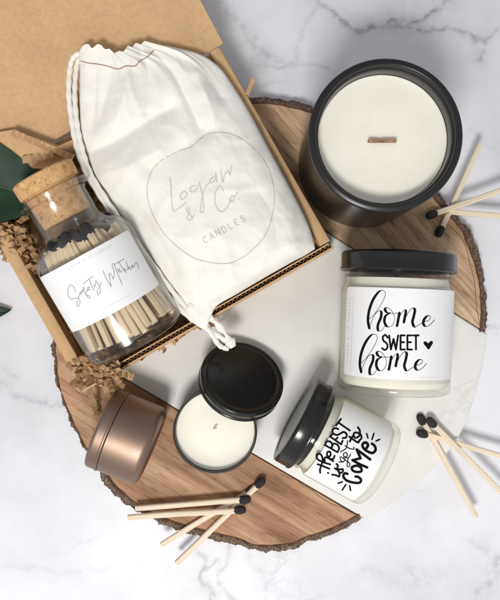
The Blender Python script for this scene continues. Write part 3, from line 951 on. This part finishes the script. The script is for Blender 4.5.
# ------------------------------------------------------------------ lying glass jars
def lying(p0, p1, lift=Vector((0, 0, 1))):
    z = (p1 - p0).normalized()
    y = (lift - z * lift.dot(z)).normalized()
    x = y.cross(z)
    m = Matrix((x, y, z)).transposed().to_4x4(); m.translation = p0
    return m
def cyl_place(m, r, off=0.35):
    """photo pixel -> local point on the cylinder of radius r seen from above"""
    inv = m.inverted()
    c = inv @ Vector((0, 0, H))
    def f(u, v, lift=0.0):
        d = (inv @ up(u, v, 0)) - c
        rr = r + off + lift
        A = d.x ** 2 + d.y ** 2; B = 2 * (c.x * d.x + c.y * d.y); Cc = c.x ** 2 + c.y ** 2 - rr * rr
        disc = B * B - 4 * A * Cc
        t = (-B - math.sqrt(max(disc, 0))) / (2 * A)
        return c + d * t
    return f
def wrap_label(r, z0, z1, a0, a1, corner=4.0, th=0.25, n=48):
    """paper label round a cylinder, angle 0 on top, rounded corners"""
    verts, faces = [], []
    zs = [z0 + corner * (1 - math.cos(R(90 * i / 6))) for i in range(7)] + [z1 - corner * (1 - math.cos(R(90 * (6 - i) / 6))) for i in range(7)]
    for k in (0, 1):
        for z in zs:
            e = min(z - z0, z1 - z)
            ins = corner - math.sqrt(max(0.0, corner ** 2 - (corner - min(e, corner)) ** 2))
            for i in range(n + 1):
                b0, b1 = a0 + math.degrees(ins / r), a1 - math.degrees(ins / r)
                a = R(b0 + (b1 - b0) * i / n); rr = r + 0.06 + th * k
                verts.append((rr * math.sin(a), rr * math.cos(a), z))
    m = len(zs); q = m * (n + 1)
    for j in range(m - 1):
        for i in range(n):
            a = j * (n + 1) + i
            faces.append((a, a + 1, a + n + 2, a + n + 1)); faces.append(tuple(q + x for x in (a, a + n + 1, a + n + 2, a + 1)))
    ring = list(range(n + 1)) + [j * (n + 1) + n for j in range(1, m)] + [(m - 1) * (n + 1) + i for i in range(n - 1, -1, -1)] + [j * (n + 1) for j in range(m - 2, 0, -1)]
    for a, b in zip(ring, ring[1:] + ring[:1]): faces.append((a, b, b + q, a + q))
    return verts, faces
def jar(label, p0, p1, rb, rl, Ll, neck, lab, seed=0):
    m = lying(p0, p1)
    L = (p1 - p0).length
    t = thing('candle_jar', label, 'candle', m)
    zs = L - Ll - neck                      # shoulder height
    outer = [(0, 2.0), (rb * .72, 1.6), (rb * .80, 0.2)] + arc(rb - 5, 5, 5, -80, 0, 6) + [(rb, zs - 6)] + arc(rb - 6, zs - 6, 6, 10, 60, 4)
    nr = rb - 3.6
    outer += [(nr, zs + 1.0), (nr, zs + neck * .30), (nr + 1.6, zs + neck * .42), (nr + 1.6, zs + neck * .55), (nr, zs + neck * .68), (nr, L - 4)]
    inner = [(nr - 1, L - 4), (nr - 1, zs + 1), (rb - 1.6, zs - 5), (rb - 0.8, zs - 9), (rb - 0.8, 11), (rb - 4, 6.2), (0, 5.6)]
    mesh('glass', *lathe(outer + inner, 112), M['glass'], t)
    w = [(0, 6.4), (rb - 4.6, 6.6), (rb - 1.1, 11.5), (rb - 0.95, zs - 9), (rb - 2.0, zs - 4.4), (nr - 1.2, zs + 1.4), (nr - 1.2, zs + neck * .45), (nr - 6, zs + neck * .38), (0, zs + neck * .36)]
    mesh('wax', *lathe(w, 112), M['waxjar'], t)
    z0 = L - Ll
    lp = [(nr + 1, z0 + 0.6), (rl - 1.0, z0), (rl, z0 + 1.0), (rl, z0 + 2.6), (rl - 0.7, z0 + 3.6), (rl - 0.7, L - 4)] + arc(rl - 3.7, L - 3, 3, 0, 90, 5) + [(rl - 8, L - 0.2), (rl - 9, L - 0.9), (0, L - 0.9)]
    mesh('lid', *lathe(lp, 112), M['black'], t)
    lb = mesh('label', *wrap_label(rb, *lab), M['paper'], t)
    return t, m, lb, L
# home sweet home
p0 = up(393.0, 391, BT + 52); p1 = up(398.5, 253, BT + 52)
hj, hm, hl, hL = jar('larger lying jar candle with home sweet home label and flat black lid', p0, p1, 50.0, 52.0, 17.5, 11.5, (15, 92, -70, 70, 3.0))
pl = cyl_place(hm, 50.0)
home = [
    [(133, 178), (160, 150), (190, 105), (206, 65), (196, 48), (176, 54), (150, 90), (132, 140), (127, 185), (133, 219)],
    [(133, 217), (148, 178), (168, 145), (186, 143), (186, 168), (172, 205), (174, 230), (190, 228), (206, 205)],
    [(226, 150), (206, 165), (202, 192), (216, 213), (236, 206), (248, 178), (240, 148), (218, 126), (204, 132), (214, 148), (242, 152), (270, 150)],
    [(270, 150), (264, 182), (259, 208)], [(259, 206), (272, 165), (290, 138), (299, 142), (294, 172), (290, 192)],
    [(290, 190), (308, 152), (328, 128), (340, 136), (335, 165), (329, 192), (340, 214), (360, 203), (378, 195)],
    [(384, 190), (404, 182), (412, 168), (400, 162), (385, 175), (378, 195), (388, 211), (408, 204), (430, 181)],
]
k = 4.5455
dn = Vector((0.04, 1)).normalized()
s1 = crop(home, 340, 280, k)
s2 = crop([[(x - 37, y + 199) for x, y in st] for st in home], 340, 280, k)
sweet = crop([
    [(216, 262), (206, 250), (195, 258), (197, 275), (213, 290), (215, 307), (204, 318), (191, 310)],
    [(223, 252), (231, 316)], [(231, 316), (243, 268)], [(243, 268), (254, 316)], [(254, 316), (264, 252)],
    [(275, 252), (275, 316)], [(275, 252), (294, 252)], [(275, 283), (291, 283)], [(275, 316), (295, 316)],
    [(306, 252), (306, 316)], [(306, 252), (325, 252)], [(306, 283), (322, 283)], [(306, 316), (326, 316)],
    [(333, 252), (357, 252)], [(345, 252), (345, 316)]], 340, 280, k)
heart = [(402, 316), (388, 300), (379, 287), (384, 279), (393, 281), (401, 288), (408, 280), (418, 277), (422, 286), (414, 301)]
hp = [(340 + a / k, 280 + b / k) for a, b in heart]
hv = [pl(401.5 / k + 340, 301 / k + 280, 0.15)] + [pl(*p, 0.15) for p in catmull(hp, 4, True)]
hf = [(0, 1 + i, 1 + (i + 1) % (len(hv) - 1)) for i in range(len(hv) - 1)]
mesh('lettering', *join(ribbon(s1, pl, down=dn, thin=0.55, thick=2.7), ribbon(s2, pl, down=dn, thin=0.55, thick=2.7), ribbon(sweet, pl, wid=2.0), (hv, hf)), M['ink'], hl, smooth=False)
side = caps('LOGAN & CO CANDLES', (348.5, 361), (350.5, 296), 2.0)
fine = [[(420 + i * 2.2, 377.6), (421.2 + i * 2.2, 377.6)] for i in range(9)] + [[(406 + i * 2.1, 381), (407.3 + i * 2.1, 381)] for i in range(15)]
mesh('side_print', *ribbon(side, pl, wid=0.32, caps=False, n=3), M['faintink'], hl, smooth=False)
mesh('rule_line', *ribbon([[(350.5, 371), (353.6, 296)]], pl, wid=0.45, caps=False), M['faintink'], hl, smooth=False)
mesh('fine_print', *ribbon(fine, pl, wid=0.8, caps=False, n=2), M['faintink'], hl, smooth=False)

# best is yet to come
p1 = up(294.5, 418.5, BT + 42.6); p0 = up(379.5, 465.5, BT + 42.6)
bj, bm_, bl_, bL = jar('smaller tilted jar candle with the best is yet to come label', p0, p1, 40.5, 42.5, 16.5, 10.0, (10, 60, -68, 68, 3.0))
pb = cyl_place(bm_, 40.5)
C1 = lambda s: crop(s, 312, 415, 10.0)
C2 = lambda s: crop(s, 330, 425, 8.577)
med = C1([
    [(55, 492), (100, 508), (174, 538)], [(82, 578), (80, 545), (94, 500), (108, 458)],
    [(108, 458), (98, 410), (70, 385), (45, 405), (55, 440), (105, 470), (182, 494)], [(128, 472), (126, 432), (150, 425), (212, 462)],
    [(160, 420), (185, 405), (182, 372), (158, 368), (150, 400), (180, 438), (212, 438), (226, 408)],
    [(125, 300), (190, 335), (252, 372)], [(130, 300), (150, 265), (185, 270), (202, 300), (192, 330)], [(195, 330), (215, 288), (250, 295), (270, 330), (256, 372)],
    [(178, 215), (230, 250), (292, 295)], [(180, 216), (202, 194)], [(232, 250), (256, 226)], [(290, 292), (306, 258)],
    [(262, 142), (235, 132), (205, 150), (212, 185), (250, 200), (285, 185), (316, 170), (345, 190), (340, 225), (306, 232)],
    [(240, 105), (262, 75), (288, 40)], [(262, 75), (320, 115), (378, 155)], [(158, 579), (163, 581)]])
thin = C2([
    [(85, 275), (96, 308), (120, 312), (128, 292)], [(78, 318), (112, 318)], [(95, 272), (130, 300), (168, 330), (166, 354), (146, 352), (150, 318), (156, 290)],
    [(118, 280), (150, 262), (138, 236), (116, 246), (124, 276), (158, 280), (178, 250)], [(128, 178), (160, 198), (202, 208), (204, 190)], [(90, 232), (140, 196), (150, 135)]])
is_to = C2([
    [(18, 426), (48, 430), (78, 442), (82, 420)], [(82, 420), (70, 392), (40, 372)], [(55, 335), (68, 348), (62, 372), (88, 382), (108, 378), (110, 398), (92, 410), (70, 398)],
    [(165, 100), (200, 125), (238, 150), (250, 140)], [(170, 142), (185, 110), (202, 86)], [(245, 140), (270, 110), (256, 75), (215, 65), (202, 85), (216, 110), (248, 95), (256, 52), (240, 20)]])
come = C2([[(150, 420), (128, 414), (114, 438), (140, 474), (200, 494), (252, 495), (266, 470), (242, 446), (218, 442)],
    [(205, 352), (185, 368), (200, 394), (240, 404), (270, 394), (264, 366), (236, 350), (205, 352)],
    [(318, 364), (250, 334), (192, 302)], [(192, 302), (262, 286)], [(262, 286), (228, 210)], [(228, 210), (290, 255), (344, 296)],
    [(312, 200), (326, 172), (306, 150), (280, 164), (284, 194), (320, 226), (364, 240), (390, 216), (384, 182), (360, 160)]])
burst = C2([[(314, 74), (325, 112)], [(376, 72), (360, 124)], [(394, 138), (425, 124)], [(70, 500), (106, 488)], [(136, 510), (105, 558)], [(168, 522), (176, 562)]])
mesh('lettering', *join(ribbon(med, pb, wid=2.05), ribbon(thin, pb, wid=1.15), ribbon(is_to, pb, wid=2.05), ribbon(come, pb, wid=2.75), ribbon(burst, pb, wid=1.7)), M['ink'], bl_, smooth=False)
# checks in the board's wood
M['crack'] = simple('dark_crack', (0.17, 0.09, 0.055), 0.95, spec=0.05)
for par, pls, w in CRACKS:
    for q in pls:
        mesh('crack', *ribbon([q], lambda u, v, l=0.0: up(u, v, BT + 0.32) - Vector((cen.x, cen.y, 0)), wid=w, caps=False), M['crack'], par, smooth=False)

# ------------------------------------------------------------------ large black jar candle
RT = BT + 130
c = up(386, 135, RT)
t = thing('candle_jar', 'large matte black jar candle with wooden wick and cream wax', 'candle', Matrix.Translation((c.x, c.y, BT + 0.2)))
h = 130.0
prof = [(0, 1.2), (50, 1.0), (52, 0)] + arc(57, 5, 5, -90, 0, 6) + [(62, h - 5)] + arc(59.5, h - 3, 2.5, 0, 90, 6) + [(58.5, h)] + arc(57.2, h - 1.2, 1.2, 90, 170, 4) + [(55.6, h - 3.0), (54.4, h - 3.8), (53.8, h - 5.0), (53.6, h - 10), (53.4, 12), (0, 10)]
mesh('vessel', *lathe(prof, 160), M['blackjar'], t)
wx = [(53.2, 13), (53.2, h - 17.6), (52.4, h - 19.2), (50, h - 20.2), (40, h - 20.8), (20, h - 20.7), (8, h - 21.0), (0, h - 21.0)]
mesh('wax', *lathe(wx, 128), M['wax'], t)
# plank wick with an uneven charred top
wv, wf = [], []
nn_ = 14
for i in range(nn_ + 1):
    x = -11.5 + 23 * i / nn_
    zt = h - 15.5 + 0.9 * noise.noise((i * 0.6, 2, 1)) - (1.0 if i in (5, 6) else 0)
    for y in (-0.9, 0.9): wv += [(x, y - 1.0, h - 28), (x, y - 1.0, zt)]
for i in range(nn_):
    a = 4 * i
    wf += [(a, a + 4, a + 5, a + 1), (a + 2, a + 3, a + 7, a + 6), (a + 1, a + 5, a + 7, a + 3)]
wf += [(0, 1, 3, 2), (4 * nn_, 4 * nn_ + 2, 4 * nn_ + 3, 4 * nn_ + 1)]
mesh('wick', wv, wf, M['wick'], t, smooth=False)

# ------------------------------------------------------------------ black tin candle and its lid
c = up(215, 432, BT + 38)
t = thing('candle_tin', 'small open black tin candle with cream wax on the wood', 'candle', Matrix.Translation((c.x, c.y, BT + 0.4)))
prof = [(0, 0.8), (32, 0.8), (33, 0)] + arc(35.3, 3.5, 3.5, -90, 0, 5) + [(38.8, 36)] + arc(37.9, 37, 0.9, 0, 180, 6) + [(37.0, 34), (36.9, 4), (0, 4)]
mesh('tin', *lathe(prof, 128), M['black'], t)
wx = [(36.6, 5), (36.6, 31.0), (36.0, 29.8), (34.0, 29.0), (20, 29.2), (6, 29.6), (0, 29.5)]
mesh('wax', *lathe(wx, 128), M['wax'], t)
wk = catmull([Vector((-1.2, 1.5, 28)), Vector((-1.0, 1.8, 33)), Vector((0.2, 2.8, 35.5)), Vector((1.0, 3.6, 36))], 5)
mesh('wick', *tube(wk, 0.8, 8), M['wickcotton'], t)
# leaning lid
nh = Vector((0.41, 0.91, 0)).normalized(); ti = R(41)
nrm = nh * math.sin(ti) + Vector((0, 0, 1)) * math.cos(ti)
lc = up(239.5, 384, 47.5)
m = lying(lc, lc + nrm)
rl = 39.8
lp = [(rl - 2.4, 9.5), (rl - 1.2, 1.0), (rl - .6, 0)] + [(rl, 0.6), (rl, 2.0), (rl - 0.9, 3.2), (rl - 0.9, 4.2), (rl - 0.2, 5.2), (rl - 0.2, 10.5)] + arc(rl - 2.2, 10.6, 2.0, 0, 90, 5) + [(rl - 5.0, 12.5), (rl - 6.2, 11.7), (rl - 8, 11.6), (0, 11.6)]
lo = [(0, 10.4), (rl - 3.0, 10.2)]
t = thing('tin_lid', 'round black tin lid leaning on the open tin candle', 'lid', m)
mesh('lid_shell', *lathe(lo + lp, 128), M['black'], t)

# ------------------------------------------------------------------ copper tin on its side
p1 = up(101.5, 426.5, BT + 38.6); p0 = up(153, 447.5, BT + 38.6)
m = lying(p0, p1)
L = (p1 - p0).length
t = thing('candle_tin', 'closed rose copper tin lying on its side on the wood', 'candle', m)
rc = 37.6
body = [(0, 2.0), (26, 1.8), (27.5, 0.6), (29, 0)] + arc(rc - 8.5, 8.5, 8.5, -88, 0, 10) + [(rc, L - 12.6), (rc - 1.4, L - 11.9)]
mesh('tin', *lathe(body, 128), M['copper'], t)
lidp = [(rc - 1.6, L - 11.6), (rc + 0.2, L - 12.0), (rc + 0.9, L - 11.4), (rc + 0.9, L - 10.2), (rc + 0.3, L - 9.4), (rc + 0.3, L - 4)] + arc(rc - 2.7, L - 3, 3, 0, 90, 6) + [(rc - 6, L), (rc - 7, L - 1), (0, L - 1)]
mesh('lid', *lathe(lidp, 128), M['copper'], t)

# ------------------------------------------------------------------ match bottle
BZ = 74.0
p0 = up(138.5, 341, BZ - 3); p1 = up(41.5, 173, BZ + 25)
m = lying(p0, p1)
AX = (p1 - p0).length
rb = 47.0
t = thing('match_bottle', 'clear glass apothecary bottle of safety matches with cork stopper', 'bottle', m)
zn = AX - 24                                   # underside of the lip
outer = [(0, 3.0), (30, 2.6), (36, 0.4)] + arc(rb - 8, 8, 8, -85, 0, 7) + [(rb, 92)] + [(rb - 1.2, 98), (rb - 5, 105), (rb - 11, 110.5), (rb - 16, 114), (rb - 19, 118), (27.2, 123), (27.0, zn - 4)] \
    + [(28.5, zn - 1.0), (31.5, zn + 0.5), (32.5, zn + 3), (31.5, zn + 5.6), (28.5, zn + 7), (25.5, zn + 6.4)]
innr = [(24.2, zn + 2), (24.2, 123), (rb - 22, 116), (rb - 14, 109), (rb - 7.5, 103), (rb - 4, 97), (rb - 3, 91), (rb - 3, 13), (rb - 9, 8), (0, 7.4)]
mesh('glass', *lathe(outer + innr, 128), M['glassb'], t)
ck = [(0, zn - 21), (21.5, zn - 21), (22.6, zn - 19.8), (24.0, zn + 2), (24.6, zn + 9.2), (27.4, zn + 9.4), (28.0, zn + 10.2), (28.6, AX - 2), (27.4, AX - 0.6), (0, AX)]
mesh('cork', *lathe(ck, 96), M['cork'], t)
lb = mesh('label', *wrap_label(rb, 37.5, 92.0, -66, 66, 3.0), M['paper'], t)
pm = cyl_place(m, rb)
saf = crop([[(145, 220), (125, 150), (75, 125), (48, 180), (60, 270), (90, 300), (150, 292), (185, 290), (200, 330), (190, 385), (165, 385), (165, 330), (190, 260)],
    [(190, 260), (205, 210), (235, 195), (205, 235), (230, 225), (250, 150)], [(250, 150), (265, 230), (330, 275), (310, 290), (270, 230), (300, 190)],
    [(290, 190), (320, 160), (300, 150), (295, 185), (330, 185)], [(310, 50), (345, 130), (375, 195)], [(245, 110), (300, 60), (360, 20)],
    [(375, 125), (385, 152), (400, 70)], [(400, 70), (440, 135), (455, 200), (430, 252), (418, 200), (470, 90)]], 64, 275, 12.5)
mat_ = crop([[(55, 175), (100, 280), (150, 360)], [(150, 360), (135, 270), (125, 210), (150, 225), (175, 275)], [(175, 275), (185, 200), (160, 110), (180, 100)], [(180, 100), (220, 200), (275, 335)],
    [(240, 195), (225, 165), (245, 160), (250, 195), (275, 180)], [(235, 75), (280, 150), (320, 200)], [(190, 110), (245, 75), (295, 45)], [(290, 170), (300, 150), (310, 175), (330, 165)],
    [(320, 75), (345, 165), (350, 130), (375, 170)], [(375, 150), (395, 125), (385, 115), (390, 140), (410, 130)], [(410, 130), (430, 85), (450, 105), (460, 155)]], 98, 255, 11.36)
mesh('lettering', *join(ribbon(saf, pm, wid=0.62), ribbon(mat_, pm, wid=0.62)), M['labelgrey'], lb, smooth=False)
topt = caps('LOGAN & CO CANDLES', (69, 269.5), (114, 245.5), 2.2)
low_ = [[(102 + i * 2.6, 309.5 - i * 1.35), (103.4 + i * 2.6, 308.8 - i * 1.35)] for i in range(12)]
mesh('top_print', *ribbon(topt, pm, wid=0.4, caps=False, n=3), M['faintink'], lb, smooth=False)
mesh('fine_print', *ribbon(low_, pm, wid=0.8, caps=False, n=2), M['faintink'], lb, smooth=False)

# ------------------------------------------------------------------ matches
def stick_mesh(L, w, taper=1.0):
    v, f = [], []
    e = 0.35
    NX = 14
    sd = L * 0.37
    for q_ in range(NX + 1):
        x = L * q_ / NX; k = 0.94 if q_ == 0 else 1 + 0.07 * noise.noise((x * 0.09, sd, 1))
        oy = 0.9 * noise.noise((x * 0.012, sd, 3)); oz = 0.3 * noise.noise((x * 0.03, sd, 5))
        h_ = w / 2 * k
        for a, b in ((-1, -1 + e), (-1 + e, -1), (1 - e, -1), (1, -1 + e), (1, 1 - e), (1 - e, 1), (-1 + e, 1), (-1, 1 - e)): v.append((x, a * h_ + oy, b * h_ + oz))
    for j in range(NX):
        for i in range(8): f.append((j * 8 + i, j * 8 + (i + 1) % 8, j * 8 + 8 + (i + 1) % 8, j * 8 + 8 + i))
    f += [tuple(range(8)), tuple(range(NX * 8, NX * 8 + 8))]
    return v, f
def head_mesh(L, w, seed):
    v, f, seg, n = [], [], 14, 10
    for j in range(n + 1):
        a = math.pi * j / n
        x = L - 1 - 6.4 * math.cos(a)
        r = w * 0.83 * math.sin(a) ** 0.75 * (0.92 + 0.16 * j / n)
        for i in range(seg):
            b = 2 * math.pi * i / seg
            k = 1 + 0.07 * noise.noise((j * 0.7, math.cos(b) * 1.5 + seed, math.sin(b) * 1.5))
            v.append((x, r * k * math.cos(b), r * k * math.sin(b)))
    for j in range(n):
        for i in range(seg): f.append((j * seg + i, j * seg + (i + 1) % seg, (j + 1) * seg + (i + 1) % seg, (j + 1) * seg + i))
    return v, f
MATCH = {}
def match(key, tail, head, label, group, roll=0.0, mat='stick'):
    """a match from its cut end to its head"""
    d = head - tail; L = d.length
    if key not in MATCH:
        r0 = bpy.data.objects.new('match', None)
        COL.objects.link(r0)
        mesh('stick', *stick_mesh(L, 5.0 if mat == 'stick' else 5.6), M[mat], r0, sharp=20)
        mesh('head', *head_mesh(L, 5.0, len(MATCH)), M['head'], r0, sharp=80)
        MATCH[key] = r0; r = r0
    else:
        r0 = MATCH[key]; r = r0.copy(); COL.objects.link(r)
        for ch in r0.children:
            c2 = ch.copy(); COL.objects.link(c2); c2.parent = r
    mm = lying(tail, head)
    # local x runs along the stick
    x = d.normalized(); z = Vector((0, 0, 1)) - x * x.z; z.normalize(); y = z.cross(x)
    rm = Matrix((x, y, z)).transposed().to_4x4() @ Matrix.Rotation(roll, 4, 'X'); rm.translation = tail
    r.matrix_local = smat(rm)
    r.scale = (1, 1, 1) if True else r.scale
    tag(r, label, 'match', group)
    return r
ZB = BT + 3.0
g1, g2, g3 = 'four loose matches at the lower left', 'loose matches beside the large black jar', 'loose matches at the lower right'
match('a', up(161.5, 545, ZB + 1), up(251.5, 490.5, ZB), 'loose match with third lowest cut end, its head beside topmost one', g1)
match('b', up(176.5, 563, ZB - 2), up(260.5, 482.5, ZB + 4), 'lowest reaching loose match below the open tin, head topmost', g1, 0.2)
match('c', up(128, 517.5, ZB + 7), up(240.5, 510, ZB + 8.5), 'second loose match from the top, cut end farthest left over marble', g1)
match('d', up(135.5, 508, ZB + 6), up(245.5, 499.5, ZB + 7), 'uppermost cut end of the four loose matches on the wood', g1, 0.1)
match('e', up(480.5, 143, ZB - 2), up(439.5, 232, ZB), 'steep loose match between black jar and white marble, head lowest', g2)
match('f', up(530, 180, ZB + 7), up(431, 215, ZB + 6), 'loose match beside black jar with its head on the wood at left', g2, 0.15)
match('g', up(448, 212, ZB + 3), up(556, 220, ZB + 3), 'level loose match under two others, its head out of view', g2)
match('h', up(476, 516.5, ZB - 3), up(421, 419, ZB), 'pale steep loose match crossing the edge of the marble board', g3)
match('i', up(508, 499, ZB + 4), up(431, 422, ZB + 6), 'tan diagonal loose match on top of its two neighbours at right', g3, 0.1)
match('j', up(530, 464, ZB + 2), up(421.5, 433.5, ZB + 2), 'loose match with lowest head, pointing right under the tan one', g3)
# matches inside the bottle
rm_ = random.Random(5)
cnt = 0
for ring_r, step in ((41.0, 8.4), (33.5, 10.5), (25.0, 16.0), (14.0, 30.0)):
    a = -98.0
    while a <= 98:
        aa = R(a + rm_.uniform(-2.5, 2.5)); rr = ring_r - rm_.uniform(0, 1.5)
        z0 = 9 + rm_.uniform(0, 5); ln = 97.0
        a2 = aa * rm_.uniform(0.66, 0.9); r2 = rr - rm_.uniform(6, 12)
        A = Vector((rr * math.sin(aa), rr * math.cos(aa), z0)); B = Vector((r2 * math.sin(a2), r2 * math.cos(a2), z0 + ln))
        d = (B - A).normalized()
        key = 'bottle'; B = A + d * 97.0
        if rm_.random() < 0.15 + 0.4 * (a > -20):      # upside down ones, their cut ends showing at the shoulder
            key = 'bottle_short'; A, B = A + d * rm_.uniform(92, 100), A + d * 34
            B = A + (B - A).normalized() * 62.0
        A, B = m @ A, m @ B
        match(key, A, B, 'wooden match packed inside the corked glass bottle', 'matches inside the glass bottle', rm_.uniform(0, 1.5), 'stickb')
        cnt += 1
        a += step

# ------------------------------------------------------------------ dark leaves
def leaf(label, a, b, hw, z0, z1, fold=0.35, seed=0):
    A, B = up(*a, z0), up(*b, z1)
    d = B - A; L = d.length; x = d.normalized(); y = Vector((0, 0, 1)).cross(x).normalized(); z = x.cross(y)
    mt = Matrix((x, y, z)).transposed().to_4x4(); mt.translation = A
    t = thing('leaf', label, 'leaf', mt)
    n, k = 40, 12
    v, f = [], []
    for th in (0, 0.7):
        for i in range(n + 1):
            s = i / n
            w = hw * (math.sin(math.pi * s ** 0.85) ** 0.8) * (1 - 0.15 * s) + 0.15
            for j in range(-k, k + 1):
                q = j / k
                zz = abs(q) * w * fold - 6 * s * s + 1.6 * noise.noise((s * 5, q * 2, seed)) - 0.5 * abs(math.sin(s * 30 - abs(q) * 6)) * (1 - abs(q)) + th
                v.append((s * L, q * w, zz))
    c_ = 2 * k + 1; q_ = c_ * (n + 1)
    for i in range(n):
        for j in range(c_ - 1):
            e = i * c_ + j
            f.append((e, e + 1, e + c_ + 1, e + c_)); f.append(tuple(q_ + w_ for w_ in (e, e + c_, e + c_ + 1, e + 1)))
    ring = list(range(c_)) + [i * c_ + c_ - 1 for i in range(1, n + 1)] + [n * c_ + j for j in range(c_ - 2, -1, -1)] + [i * c_ for i in range(n - 1, 0, -1)]
    for p, r in zip(ring, ring[1:] + ring[:1]): f.append((p, r, r + q_, p + q_))
    mesh('blade', v, f, M['leaf'], t, sharp=60)
    rib = [Vector((L * s / 20, 0, -6 * (s / 20) ** 2 + 1.6 * noise.noise((s / 20 * 5, 0, seed)) + 1.0)) for s in range(-2, 20)]
    mesh('midrib', *tube(rib, [1.2 * (1 - s / 24) for s in range(len(rib))], 8), M['vein'], t)
leaf('large dark green leaf tucked in the box behind the corked bottle', (-112, 160), (58, 200), 45, 92, 62, 0.2, 1)
leaf('dark green leaf tip reaching over white marble left of the box', (-110, 330), (10.5, 309.5), 17, 22, 10, 0.2, 4)
